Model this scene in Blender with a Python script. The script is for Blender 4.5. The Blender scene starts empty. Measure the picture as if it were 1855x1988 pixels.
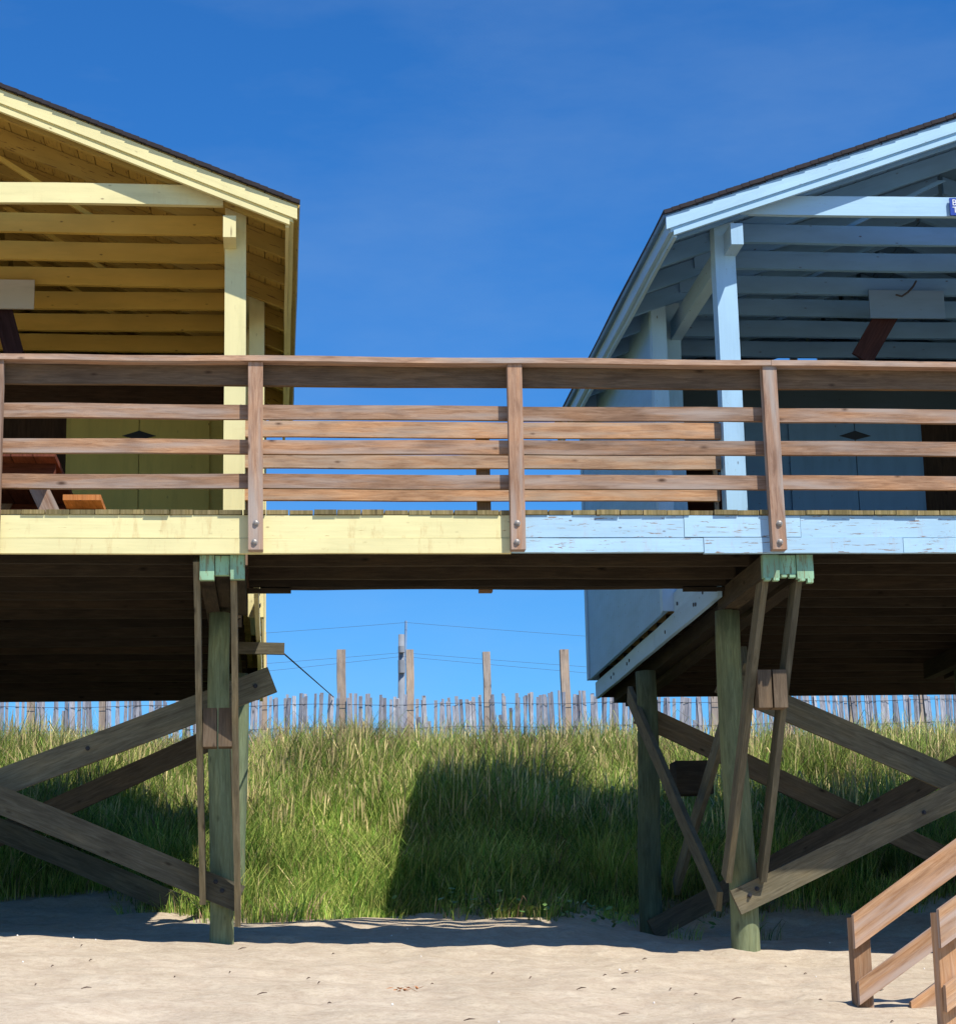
import bpy, math, random
import numpy as np
from mathutils import Vector, noise, Matrix
R = math.radians
rnd = random.Random(7)
V = Vector
sc = bpy.context.scene

# ---------------------------------------------------------------- camera
FPX, PW, PH = 3977.07, 1855.0, 1988.0
yaw, pitch, roll = 0.1007645, 0.21689, -0.020669
cw = V((math.sin(yaw)*math.cos(pitch), math.cos(yaw)*math.cos(pitch), math.sin(pitch)))
_r0 = V((math.cos(yaw), -math.sin(yaw), 0)); _u0 = _r0.cross(cw)
cr = _r0*math.cos(roll) + _u0*math.sin(roll); cu = -_r0*math.sin(roll) + _u0*math.cos(roll)
cam = bpy.data.cameras.new('camera'); camo = bpy.data.objects.new('camera', cam)
sc.collection.objects.link(camo)
cam.sensor_fit = 'HORIZONTAL'; cam.sensor_width = 36; cam.lens = 36*FPX/PW
cam.clip_start = 0.1; cam.clip_end = 3000
camo.matrix_world = Matrix(((cr.x, cu.x, -cw.x, 0), (cr.y, cu.y, -cw.y, 0), (cr.z, cu.z, -cw.z, 0), (0, 0, 0, 1)))
sc.camera = camo

def at(px, py, Y):
    "measured point of the photo at its real distance Y -> world"
    d = cw + cr*((px-PW/2)/FPX) - cu*((py-PH/2)/FPX)
    return d*(Y/d.y)

# ---------------------------------------------------------------- light
SUN_A, SUN_E = R(33.5), R(54.5)          # azimuth from straight behind the camera towards +X, elevation
S = V((math.sin(SUN_A)*math.cos(SUN_E), -math.cos(SUN_A)*math.cos(SUN_E), math.sin(SUN_E)))
ld = bpy.data.lights.new('sun', 'SUN'); ld.energy = 4.9; ld.angle = R(0.53); ld.color = (1.0, 0.93, 0.82)
lo = bpy.data.objects.new('sun', ld); sc.collection.objects.link(lo)
lo.rotation_euler = (-S).to_track_quat('-Z', 'Y').to_euler()
w = bpy.data.worlds.new('World'); sc.world = w; w.use_nodes = True
nt = w.node_tree
sky = nt.nodes.new('ShaderNodeTexSky'); sky.sky_type = 'NISHITA'; sky.sun_disc = False
sky.sun_elevation = SUN_E; sky.sun_rotation = math.pi - SUN_A
sky.altitude = 0; sky.air_density = 1.0; sky.dust_density = 0.15; sky.ozone_density = 4.0
hs = nt.nodes.new('ShaderNodeHueSaturation'); hs.inputs['Saturation'].default_value = 1.22
hs.inputs['Hue'].default_value = 0.5
nt.links.new(sky.outputs[0], hs.inputs['Color'])
bal = nt.nodes.new('ShaderNodeMix'); bal.data_type = 'RGBA'; bal.blend_type = 'MULTIPLY'; bal.inputs[0].default_value = 1.0
bal.inputs[7].default_value = (0.53, 1.04, 1.42, 1)      # white balance of the deep blue beach sky
nt.links.new(hs.outputs[0], bal.inputs[6])
# very faint high wisps
wtc = nt.nodes.new('ShaderNodeTexCoord'); wmp = nt.nodes.new('ShaderNodeMapping'); wmp.inputs['Scale'].default_value = (2.2, 2.2, 7.0)
wno = nt.nodes.new('ShaderNodeTexNoise'); wno.inputs['Scale'].default_value = 1.6; wno.inputs['Detail'].default_value = 7.0; wno.inputs['Roughness'].default_value = 0.6
wrp = nt.nodes.new('ShaderNodeMapRange'); wrp.inputs['From Min'].default_value = 0.42; wrp.inputs['From Max'].default_value = 0.75; wrp.inputs['To Max'].default_value = 0.14
nt.links.new(wtc.outputs['Generated'], wmp.inputs[0]); nt.links.new(wmp.outputs[0], wno.inputs['Vector']); nt.links.new(wno.outputs[0], wrp.inputs[0])
wmx = nt.nodes.new('ShaderNodeMix'); wmx.data_type = 'RGBA'; nt.links.new(wrp.outputs[0], wmx.inputs[0])
nt.links.new(bal.outputs[2], wmx.inputs[6]); wmx.inputs[7].default_value = (4.2, 5.6, 7.0, 1)
nt.links.new(wmx.outputs[2], nt.nodes['Background'].inputs['Color'])
nt.nodes['Background'].inputs['Strength'].default_value = 0.089
sc.view_settings.view_transform = 'Standard'; sc.view_settings.look = 'None'
sc.view_settings.exposure = 0.32; sc.view_settings.gamma = 1.0
sc.cycles.max_bounces = 8; sc.cycles.diffuse_bounces = 3

# ---------------------------------------------------------------- materials
def newmat(name):
    m = bpy.data.materials.new(name); m.use_nodes = True
    n = m.node_tree.nodes; l = m.node_tree.links
    b = n['Principled BSDF']
    return m, n, l, b
def N(n, t, **k):
    x = n.new(t)
    for a, v in k.items():
        if a in x.inputs: x.inputs[a].default_value = v
        else: setattr(x, a, v)
    return x
def ramp(n, l, src, stops):
    r = n.new('ShaderNodeValToRGB'); e = r.color_ramp.elements
    while len(e) < len(stops): e.new(0.5)
    for i, (p, c) in enumerate(stops):
        e[i].position = p
        e[i].color = (c[0], c[1], c[2], 1) if hasattr(c, '__len__') else (c, c, c, 1)
    l.new(src, r.inputs[0]); return r
def mix(n, l, fac, a, b, mode='MIX'):
    m = n.new('ShaderNodeMix'); m.data_type = 'RGBA'; m.blend_type = mode
    for s, v in ((m.inputs[0], fac), (m.inputs[6], a), (m.inputs[7], b)):
        if hasattr(v, 'links') or isinstance(v, bpy.types.NodeSocket): l.new(v, s)
        elif hasattr(v, '__len__'): s.default_value = (v[0], v[1], v[2], 1)
        else: s.default_value = v
    return m.outputs[2]
def uvmap(n, l, sx, sy):
    t = n.new('ShaderNodeUVMap'); mp = n.new('ShaderNodeMapping')
    mp.inputs['Scale'].default_value = (sx, sy, 1); l.new(t.outputs[0], mp.inputs[0]); return mp.outputs[0]
def tint(n):
    a = n.new('ShaderNodeAttribute'); a.attribute_name = 'tint'; return a
def math_(n, l, op, a, b=0.0, clamp=False):
    m = n.new('ShaderNodeMath'); m.operation = op; m.use_clamp = clamp
    for s, v in ((m.inputs[0], a), (m.inputs[1], b)):
        if isinstance(v, bpy.types.NodeSocket): l.new(v, s)
        else: s.default_value = v
    return m.outputs[0]

def wood(name, c1, c2, c3, rough=0.85, knots=0.9, silver=None):
    "weathered boards: grain stretched along the board's own length, knots, tone per board"
    m, n, l, b = newmat(name)
    g = N(n, 'ShaderNodeTexNoise', Scale=1.0, Detail=8.0, Roughness=0.72, Distortion=0.8)
    l.new(uvmap(n, l, 5.0, 62), g.inputs['Vector'])
    broad = N(n, 'ShaderNodeTexNoise', Scale=1.0, Detail=3.0, Distortion=0.3)
    l.new(uvmap(n, l, 3.2, 11), broad.inputs['Vector'])
    col = ramp(n, l, g.outputs[0], [(0.27, c1), (0.50, c2), (0.73, c3)]).outputs[0]
    t = tint(n)
    b2 = ramp(n, l, broad.outputs[0], [(0.35, (0.62, 0.60, 0.62)), (0.5, (1, 1, 1)), (0.68, (1.30, 1.18, 1.02))]).outputs[0]
    col = mix(n, l, 0.55, col, b2, 'MULTIPLY')
    tv = ramp(n, l, t.outputs['Fac'], [(0.0, (0.60, 0.60, 0.62)), (0.35, (0.95, 0.88, 0.82)), (0.6, (1.0, 1.0, 1.02)), (0.8, (1.18, 1.05, 0.92)), (1.0, (1.35, 1.30, 1.22))]).outputs[0]
    col = mix(n, l, 1.0, col, tv, 'MULTIPLY')
    if silver:
        sn = N(n, 'ShaderNodeTexNoise', Scale=1.0, Detail=5.0)
        l.new(uvmap(n, l, 1.1, 14), sn.inputs['Vector'])
        sf = ramp(n, l, sn.outputs[0], [(0.46, 0), (0.66, 0.75)]).outputs[0]
        col = mix(n, l, sf, col, silver)
    k = N(n, 'ShaderNodeTexVoronoi', Scale=1.0, Randomness=1.0); k.voronoi_dimensions = '2D'
    l.new(uvmap(n, l, 3.0, 7.0), k.inputs['Vector'])
    sepk = n.new('ShaderNodeSeparateColor'); l.new(k.outputs['Color'], sepk.inputs[0])
    dk = math_(n, l, 'ADD', k.outputs['Distance'], math_(n, l, 'MULTIPLY', sepk.outputs[1], 0.05))
    kf = math_(n, l, 'MULTIPLY', ramp(n, l, dk, [(0.03, 1), (0.12, 0)]).outputs[0], ramp(n, l, sepk.outputs[0], [(0.62, 0), (0.72, 1)]).outputs[0])
    kf = math_(n, l, 'MULTIPLY', kf, knots)
    col = mix(n, l, kf, col, (c1[0]*0.35, c1[1]*0.3, c1[2]*0.3))
    l.new(col, b.inputs['Base Color'])
    b.inputs['Roughness'].default_value = rough; b.inputs['Specular IOR Level'].default_value = 0.2
    bp = N(n, 'ShaderNodeBump', Strength=0.5, Distance=0.004)
    l.new(g.outputs[0], bp.inputs['Height']); l.new(bp.outputs[0], b.inputs['Normal'])
    return m

def paint(name, c, worn, wear=0.35, rough=0.6, rust=0.0, shade=0.88, groove=0.0):
    "old house paint on boards: brushed grain, chips that show the wood, nail heads with a rusty halo"
    m, n, l, b = newmat(name)
    g = N(n, 'ShaderNodeTexNoise', Scale=1.0, Detail=5.0, Roughness=0.6)
    l.new(uvmap(n, l, 2.5, 55), g.inputs['Vector'])
    lo_ = N(n, 'ShaderNodeTexNoise', Scale=1.0, Detail=3.0)
    l.new(uvmap(n, l, 2.0, 5.0), lo_.inputs['Vector'])
    col = mix(n, l, ramp(n, l, lo_.outputs[0], [(0.3, 0), (0.7, 1)]).outputs[0], (c[0]*shade, c[1]*shade, c[2]*shade), c)
    t = tint(n)
    tv = ramp(n, l, t.outputs['Fac'], [(0.0, (0.90, 0.90, 0.91)), (1.0, (1.05, 1.05, 1.04))]).outputs[0]
    col = mix(n, l, 1.0, col, tv, 'MULTIPLY')
    # chips
    ch = N(n, 'ShaderNodeTexNoise', Scale=1.0, Detail=8.0, Roughness=0.7, Distortion=0.4)
    l.new(uvmap(n, l, 6.5, 60.0), ch.inputs['Vector'])
    a = 0.71 - 0.20*wear
    cf = ramp(n, l, ch.outputs[0], [(a, 0), (a+0.02, 1)]).outputs[0]
    col = mix(n, l, cf, col, worn)
    # nails
    v = N(n, 'ShaderNodeTexVoronoi', Scale=1.0, Randomness=0.9); v.voronoi_dimensions = '2D'
    l.new(uvmap(n, l, 3.4, 7.0), v.inputs['Vector'])
    sepv = n.new('ShaderNodeSeparateColor'); l.new(v.outputs['Color'], sepv.inputs[0])
    nf = math_(n, l, 'MULTIPLY', ramp(n, l, v.outputs['Distance'], [(0.018, 1), (0.05, 0)]).outputs[0], ramp(n, l, sepv.outputs[0], [(0.5, 0), (0.9, 1)]).outputs[0])
    col = mix(n, l, math_(n, l, 'MULTIPLY', nf, 0.75), col, (worn[0]*0.4, worn[1]*0.3, worn[2]*0.3))
    mil = N(n, 'ShaderNodeTexNoise', Scale=1.0, Detail=7.0, Roughness=0.7); l.new(uvmap(n, l, 1.6, 10.0), mil.inputs['Vector'])
    col = mix(n, l, ramp(n, l, mil.outputs[0], [(0.50, 0), (0.74, 0.45)]).outputs[0], col, (c[0]*0.62, c[1]*0.64, c[2]*0.60))
    if rust > 0:
        rn = N(n, 'ShaderNodeTexNoise', Scale=1.0, Detail=6.0, Roughness=0.75)
        l.new(uvmap(n, l, 11.0, 2.5), rn.inputs['Vector'])
        rf = ramp(n, l, rn.outputs[0], [(0.54, 0), (0.70, rust)]).outputs[0]
        col = mix(n, l, rf, col, (0.42, 0.20, 0.05))
    l.new(col, b.inputs['Base Color'])
    b.inputs['Roughness'].default_value = rough; b.inputs['Specular IOR Level'].default_value = 0.3
    bp = N(n, 'ShaderNodeBump', Strength=0.35, Distance=0.003)
    l.new(g.outputs[0], bp.inputs['Height'])
    if groove > 0:      # vertical board joints on a wall: U runs along the wall
        wv = N(n, 'ShaderNodeTexWave', Scale=1.0, bands_direction='X', wave_profile='SIN')
        l.new(uvmap(n, l, groove, 0.0), wv.inputs['Vector'])
        gf = ramp(n, l, wv.outputs[0], [(0.02, 0), (0.06, 1)]).outputs[0]
        bp2 = N(n, 'ShaderNodeBump', Strength=1.0, Distance=0.01)
        l.new(gf, bp2.inputs['Height']); l.new(bp.outputs[0], bp2.inputs['Normal'])
        l.new(bp2.outputs[0], b.inputs['Normal'])
    else:
        l.new(bp.outputs[0], b.inputs['Normal'])
    return m

M = {}
M['rail'] = wood('weathered_rail_wood', (0.155, 0.090, 0.055), (0.29, 0.185, 0.122), (0.40, 0.285, 0.205), silver=(0.37, 0.315, 0.28))
M['topboard'] = wood('weathered_board_with_shade', (0.12, 0.078, 0.045), (0.20, 0.138, 0.085), (0.28, 0.20, 0.13))  # railing top board: the cap's shade is mixed into the wood colour
M['railback'] = wood('newer_rail_wood', (0.24, 0.13, 0.068), (0.40, 0.25, 0.15), (0.51, 0.36, 0.235), silver=(0.45, 0.38, 0.30))
M['railpost'] = wood('weathered_post_wood', (0.17, 0.10, 0.07), (0.29, 0.192, 0.138), (0.40, 0.295, 0.23), silver=(0.38, 0.34, 0.31))
M['fresh'] = wood('fresh_pine', (0.24, 0.125, 0.06), (0.40, 0.245, 0.14), (0.50, 0.35, 0.23), silver=(0.46, 0.37, 0.32))
M['plank'] = wood('mossy_deck_plank', (0.10, 0.085, 0.035), (0.24, 0.20, 0.09), (0.38, 0.32, 0.18))
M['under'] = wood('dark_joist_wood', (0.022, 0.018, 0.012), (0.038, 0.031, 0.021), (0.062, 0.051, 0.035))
M['brace'] = wood('treated_brace_wood', (0.09, 0.08, 0.05), (0.155, 0.145, 0.098), (0.24, 0.225, 0.16))
M['brace_old'] = wood('old_brown_brace_wood', (0.085, 0.065, 0.042), (0.14, 0.108, 0.074), (0.20, 0.16, 0.112))
M['pile'] = wood('green_treated_pile', (0.09, 0.115, 0.065), (0.145, 0.19, 0.115), (0.22, 0.28, 0.18), knots=0.6)
M['greenend'] = paint('copper_green_beam_end', (0.34, 0.58, 0.37), (0.22, 0.24, 0.13), wear=0.85, shade=0.6)
M['yellow'] = paint('yellow_paint', (0.80, 0.72, 0.37), (0.38, 0.26, 0.12), wear=0.22, rust=0.12)
M['yellowrim'] = paint('stained_yellow_paint', (0.80, 0.73, 0.38), (0.40, 0.25, 0.10), wear=0.30, rust=0.42)
M['yellowin'] = paint('ochre_shade_toned_timber', (0.74, 0.49, 0.10), (0.20, 0.10, 0.03), wear=0.15, shade=0.8)  # house yellow under the porch roof, shade and warm bounce put into its colour
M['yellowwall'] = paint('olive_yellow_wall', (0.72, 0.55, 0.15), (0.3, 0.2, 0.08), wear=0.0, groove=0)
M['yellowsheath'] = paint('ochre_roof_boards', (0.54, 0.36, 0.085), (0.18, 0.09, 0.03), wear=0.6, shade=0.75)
M['blue'] = paint('pale_blue_paint', (0.38, 0.60, 0.78), (0.16, 0.13, 0.12), wear=0.22)
M['bluerim'] = paint('peeling_blue_paint', (0.39, 0.60, 0.77), (0.24, 0.18, 0.15), wear=0.60, rust=0.22)
M['bluein'] = paint('blue_shade_toned_timber', (0.20, 0.40, 0.66), (0.12, 0.09, 0.08), wear=0.15, shade=0.8)  # porch copy of the house blue, its shade put into the colour
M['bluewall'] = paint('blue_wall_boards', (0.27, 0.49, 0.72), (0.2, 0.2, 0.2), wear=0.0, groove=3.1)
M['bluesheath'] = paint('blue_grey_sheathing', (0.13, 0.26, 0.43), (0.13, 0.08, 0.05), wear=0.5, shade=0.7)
M['darkwood_and_shade'] = wood('dark_brown_boards_and_shade', (0.035, 0.02, 0.012), (0.07, 0.04, 0.025), (0.10, 0.06, 0.04))  # brown boards, also the shade painted above the yellow doors
M['shadeblue'] = paint('dark_blue_painted_shade', (0.07, 0.10, 0.12), (0.05, 0.05, 0.05), wear=0.2)  # stands for the shade on the wall above the blue doors
M['darkred'] = wood('dark_red_plank', (0.035, 0.017, 0.02), (0.058, 0.028, 0.032), (0.09, 0.048, 0.052))
M['orange'] = wood('orange_stained_wood', (0.35, 0.12, 0.035), (0.58, 0.23, 0.07), (0.70, 0.33, 0.13))
M['greyblue'] = paint('grey_blue_board', (0.20, 0.33, 0.52), (0.2, 0.2, 0.2), wear=0.1)
M['bluedoor'] = paint('blue_door_paint', (0.19, 0.33, 0.50), (0.2, 0.2, 0.2), wear=0.0)
M['red'] = wood('red_stained_wood', (0.09, 0.028, 0.018), (0.17, 0.052, 0.03), (0.24, 0.09, 0.05))
M['whiteboard'] = paint('weathered_white_board', (0.56, 0.52, 0.44), (0.4, 0.35, 0.3), wear=0.1)
M['fencepost'] = wood('grey_fence_post_wood', (0.24, 0.20, 0.17), (0.38, 0.33, 0.29), (0.50, 0.45, 0.40))
M['picket'] = wood('silvered_pickets', (0.15, 0.15, 0.18), (0.31, 0.335, 0.41), (0.58, 0.64, 0.74))

def simple(name, c, rough=0.6, metal=0.0, scale=30, var=0.25):
    m, n, l, b = newmat(name)
    t = n.new('ShaderNodeTexCoord'); g = N(n, 'ShaderNodeTexNoise', Scale=scale, Detail=4.0)
    l.new(t.outputs['Object'], g.inputs['Vector'])
    col = mix(n, l, g.outputs[0], tuple(x*(1-var) for x in c), tuple(min(1, x*(1+var)) for x in c))
    l.new(col, b.inputs['Base Color']); b.inputs['Roughness'].default_value = rough; b.inputs['Metallic'].default_value = metal
    return m
M['metal'] = simple('galvanised_bolt', (0.34, 0.31, 0.28), 0.55, 0.6, var=0.3)
M['blackmetal'] = simple('black_iron', (0.025, 0.025, 0.03), 0.6, 0.2)
M['wire'] = simple('dark_wire', (0.05, 0.05, 0.06), 0.7)
M['shingle'] = simple('dark_shingle', (0.020, 0.016, 0.020), 0.9, var=0.4, scale=14)
M['signblue'] = simple('sign_blue', (0.010, 0.045, 0.33), 0.4, var=0.05)
M['signwhite'] = simple('sign_white', (0.75, 0.78, 0.8), 0.5, var=0.03)
M['polewood'] = simple('grey_utility_pole', (0.22, 0.24, 0.27), 0.9, scale=3)
M['shell'] = simple('shell_white', (0.8, 0.76, 0.70), 0.6)
M['twig'] = simple('dry_twig', (0.13, 0.085, 0.06), 0.9, var=0.5, scale=3)
M['leafor'] = simple('dry_orange_leaf', (0.45, 0.17, 0.05), 0.8, var=0.4, scale=8)

# sand
m, n, l, b = newmat('beach_sand'); M['sand'] = m
tc = n.new('ShaderNodeTexCoord')
n1 = N(n, 'ShaderNodeTexNoise', Scale=1.4, Detail=5.0, Roughness=0.6); l.new(tc.outputs['Object'], n1.inputs['Vector'])
n2 = N(n, 'ShaderNodeTexNoise', Scale=26.0, Detail=8.0, Roughness=0.75); l.new(tc.outputs['Object'], n2.inputs['Vector'])
n3 = N(n, 'ShaderNodeTexNoise', Scale=420.0, Detail=2.0); l.new(tc.outputs['Object'], n3.inputs['Vector'])
n4 = N(n, 'ShaderNodeTexNoise', Scale=7.0, Detail=4.0, Roughness=0.6); l.new(tc.outputs['Object'], n4.inputs['Vector'])
c1 = ramp(n, l, n1.outputs[0], [(0.3, (0.465, 0.395, 0.295)), (0.7, (0.55, 0.475, 0.365))]).outputs[0]
c2 = mix(n, l, 1.0, ramp(n, l, n2.outputs[0], [(0.34, (0.86, 0.83, 0.81)), (0.55, (1.04, 1.04, 1.04))]).outputs[0], ramp(n, l, n4.outputs[0], [(0.35, (0.90, 0.87, 0.87)), (0.65, (1.05, 1.06, 1.07))]).outputs[0], 'MULTIPLY')
c3 = ramp(n, l, n3.outputs[0], [(0.3, (0.80, 0.78, 0.75)), (0.7, (1.15, 1.15, 1.15))]).outputs[0]
cc = mix(n, l, 1.0, mix(n, l, 1.0, c1, c2, 'MULTIPLY'), c3, 'MULTIPLY')
# small dark debris flecks washed into rows
vo = N(n, 'ShaderNodeTexVoronoi', Scale=6.0, Randomness=1.0); vo.voronoi_dimensions = '2D'
mp = n.new('ShaderNodeMapping'); mp.inputs['Scale'].default_value = (0.8, 1.7, 1); l.new(tc.outputs['Object'], mp.inputs[0]); l.new(mp.outputs[0], vo.inputs['Vector'])
vf = ramp(n, l, vo.outputs['Distance'], [(0.02, 0.7), (0.09, 0)]).outputs[0]
cc = mix(n, l, math_(n, l, 'MULTIPLY', vf, ramp(n, l, n4.outputs[0], [(0.5, 0), (0.6, 1)]).outputs[0]), cc, (0.26, 0.19, 0.14))
# soil and litter where the grass grows (attribute set on the ground mesh)
ga = n.new('ShaderNodeAttribute'); ga.attribute_name = 'litter'
soil = ramp(n, l, n2.outputs[0], [(0.35, (0.025, 0.03, 0.012)), (0.65, (0.075, 0.07, 0.03))]).outputs[0]
cc = mix(n, l, ga.outputs['Fac'], cc, soil)
l.new(cc, b.inputs['Base Color']); b.inputs['Roughness'].default_value = 0.95; b.inputs['Specular IOR Level'].default_value = 0.1
vd = N(n, 'ShaderNodeTexVoronoi', Scale=3.6, Randomness=1.0); vd.feature = 'SMOOTH_F1'; vd.inputs['Smoothness'].default_value = 0.6; l.new(tc.outputs['Object'], vd.inputs['Vector'])
h = math_(n, l, 'ADD', math_(n, l, 'MULTIPLY', n4.outputs[0], 2.4), n2.outputs[0])
h = math_(n, l, 'ADD', h, math_(n, l, 'MULTIPLY', vd.outputs['Distance'], 1.6))
bp = N(n, 'ShaderNodeBump', Strength=0.42, Distance=0.03); l.new(h, bp.inputs['Height'])
bp2 = N(n, 'ShaderNodeBump', Strength=0.3, Distance=0.002); l.new(n3.outputs[0], bp2.inputs['Height']); l.new(bp.outputs[0], bp2.inputs['Normal'])
l.new(bp2.outputs[0], b.inputs['Normal'])

# grass
m, n, l, b = newmat('dune_grass_blades'); M['grass'] = m
a = n.new('ShaderNodeAttribute'); a.attribute_name = 'Col'
l.new(a.outputs['Color'], b.inputs['Base Color'])
b.inputs['Roughness'].default_value = 0.6; b.inputs['Specular IOR Level'].default_value = 0.12
tr = n.new('ShaderNodeBsdfTranslucent'); l.new(a.outputs['Color'], tr.inputs['Color'])
mx = n.new('ShaderNodeMixShader'); mx.inputs[0].default_value = 0.16
l.new(b.outputs[0], mx.inputs[1]); l.new(tr.outputs[0], mx.inputs[2])
l.new(mx.outputs[0], n['Material Output'].inputs['Surface'])

# ---------------------------------------------------------------- mesh helpers
col = sc.collection
def tag(o, label=None, cat=None, group=None, kind=None):
    for k, v in (('label', label), ('category', cat), ('group', group), ('kind', kind)):
        if v: o[k] = v
    return o
def empty(name, loc, **k):
    o = bpy.data.objects.new(name, None); o.location = loc; o.empty_display_size = 0.3; col.objects.link(o)
    return tag(o, **k)

class MB:
    def __init__(self): self.v, self.f, self.uv, self.t, self.sm = [], [], [], [], False
    def quadstrip(self, rings, closed_uv, tintv):
        pass
    def board(self, p0, p1, wv, tv, seg=None, warp=0.0015, tint=None, end=None):
        "a plank from p0 to p1; wv / tv = full width and thickness vectors; slight bow, own grain offset"
        p0, p1, wv, tv = V(p0), V(p1), V(wv), V(tv)
        L = (p1-p0).length; seg = seg or max(1, min(12, int(L/0.35)))
        base = len(self.v); w_, t_ = wv.length, tv.length
        ou, ov = rnd.uniform(0, 50), rnd.uniform(0, 50); tt = rnd.random() if tint is None else tint
        ph = rnd.uniform(0, 6); wf = rnd.uniform(0.8, 1.8)
        wn, tn = wv.normalized(), tv.normalized()
        for i in range(seg+1):
            s = i/seg; c = p0.lerp(p1, s)
            if 0 < i < seg: c = c + wn*warp*math.sin(ph+wf*s*L*2) + tn*warp*math.cos(ph*1.3+wf*s*L*2.2)
            for a_, b_ in ((-1, -1), (1, -1), (1, 1), (-1, 1)):
                j = rnd.uniform(-0.5, 0.5)*warp if 0 < i < seg else 0
                self.v.append(c + wv*(a_*0.5) + tv*(b_*0.5) + wn*j)
        us = [0, w_, w_+t_, 2*w_+t_, 2*(w_+t_)]
        for i in range(seg):
            for k in range(4):
                a0 = base+i*4+k; a1 = base+i*4+(k+1) % 4
                self.f.append((a0, a1, a1+4, a0+4))
                u0, u1 = L*i/seg+ou, L*(i+1)/seg+ou
                self.uv += [(u0, us[k]+ov), (u0, us[k+1]+ov), (u1, us[k+1]+ov), (u1, us[k]+ov)]
                self.t.append(tt)
        for fc in ((base+3, base+2, base+1, base), (base+seg*4, base+seg*4+1, base+seg*4+2, base+seg*4+3)):
            self.f.append(fc); self.uv += [(ou, ov), (ou+w_*0.3, ov), (ou+w_*0.3, ov+t_), (ou, ov+t_)]; self.t.append(tt*0.7)
        return self
    def box(self, x0, x1, y0, y1, z0, z1, axis='X', tint=None, warp=0.0, seg=None):
        c = V(((x0+x1)/2, (y0+y1)/2, (z0+z1)/2)); d = (abs(x1-x0), abs(y1-y0), abs(z1-z0))
        ex = [V((d[0], 0, 0)), V((0, d[1], 0)), V((0, 0, d[2]))]
        k = 'XYZ'.index(axis); o = [i for i in range(3) if i != k]
        if d[o[0]] < d[o[1]]: o.reverse()
        a_, b_ = ex[o[0]], ex[o[1]]
        if ex[k].normalized().dot(a_.cross(b_)) < 0: b_ = b_*1; a_, b_ = b_, a_
        return self.board(c-ex[k]/2, c+ex[k]/2, a_, b_, seg=seg or (1 if warp == 0 else None), warp=warp, tint=tint)
    def tube(self, pts, rad, sides=12, tint=None, cap=True):
        base = len(self.v); tt = rnd.random() if tint is None else tint
        ou, ov = rnd.uniform(0, 50), rnd.uniform(0, 50); pts = [V(p) for p in pts]; acc = 0
        for i, p in enumerate(pts):
            d = (pts[min(i+1, len(pts)-1)]-pts[max(i-1, 0)]).normalized()
            x = d.cross(V((0, 1, 0)) if abs(d.y) < 0.9 else V((1, 0, 0))).normalized(); y = d.cross(x)
            r = rad[i] if hasattr(rad, '__len__') else rad
            for k in range(sides):
                an = 2*math.pi*k/sides; self.v.append(p+x*math.cos(an)*r+y*math.sin(an)*r)
        for i in range(len(pts)-1):
            L = (pts[i+1]-pts[i]).length; r = rad[i] if hasattr(rad, '__len__') else rad
            for k in range(sides):
                a0 = base+i*sides+k; a1 = base+i*sides+(k+1) % sides
                self.f.append((a0, a0+sides, a1+sides, a1)); c = 2*math.pi*r/sides
                self.uv += [(acc+ou, k*c+ov), (acc+L+ou, k*c+ov), (acc+L+ou, (k+1)*c+ov), (acc+ou, (k+1)*c+ov)]; self.t.append(tt)
            acc += L
        if cap:
            for fc in (tuple(base+k for k in range(sides)), tuple(base+(len(pts)-1)*sides+k for k in reversed(range(sides)))):
                self.f.append(fc); self.uv += [(ou+0.1*math.cos(q), ov+0.1*math.sin(q)) for q in range(sides)]; self.t.append(tt)
        return self
    def poly(self, pts, tint=0.5):
        base = len(self.v); self.v += [V(p) for p in pts]; self.f.append(tuple(range(base, base+len(pts))))
        self.uv += [(p[0], p[2]) for p in pts]; self.t.append(tint); return self
    def build(self, name, mat, parent=None, smooth=False, **k):
        me = bpy.data.meshes.new(name)
        off = V((0, 0, 0)); q = parent
        while q is not None: off += q.location; q = q.parent
        if parent is None:      # origin at the base of the thing
            lo_ = V((sum(p.x for p in self.v)/len(self.v), sum(p.y for p in self.v)/len(self.v), min(p.z for p in self.v)))
            off = lo_
        me.from_pydata([tuple(p-off) for p in self.v], [], self.f)
        u = me.uv_layers.new(name='UVMap'); u.data.foreach_set('uv', [c for p in self.uv for c in p])
        at_ = me.attributes.new('tint', 'FLOAT', 'FACE'); at_.data.foreach_set('value', self.t)
        me.materials.append(M[mat] if isinstance(mat, str) else mat)
        if smooth: me.polygons.foreach_set('use_smooth', [True]*len(me.polygons))
        me.validate(); me.update()
        o = bpy.data.objects.new(name, me); col.objects.link(o)
        if parent is not None: o.parent = parent
        else: o.location = off
        return tag(o, **k)

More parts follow.
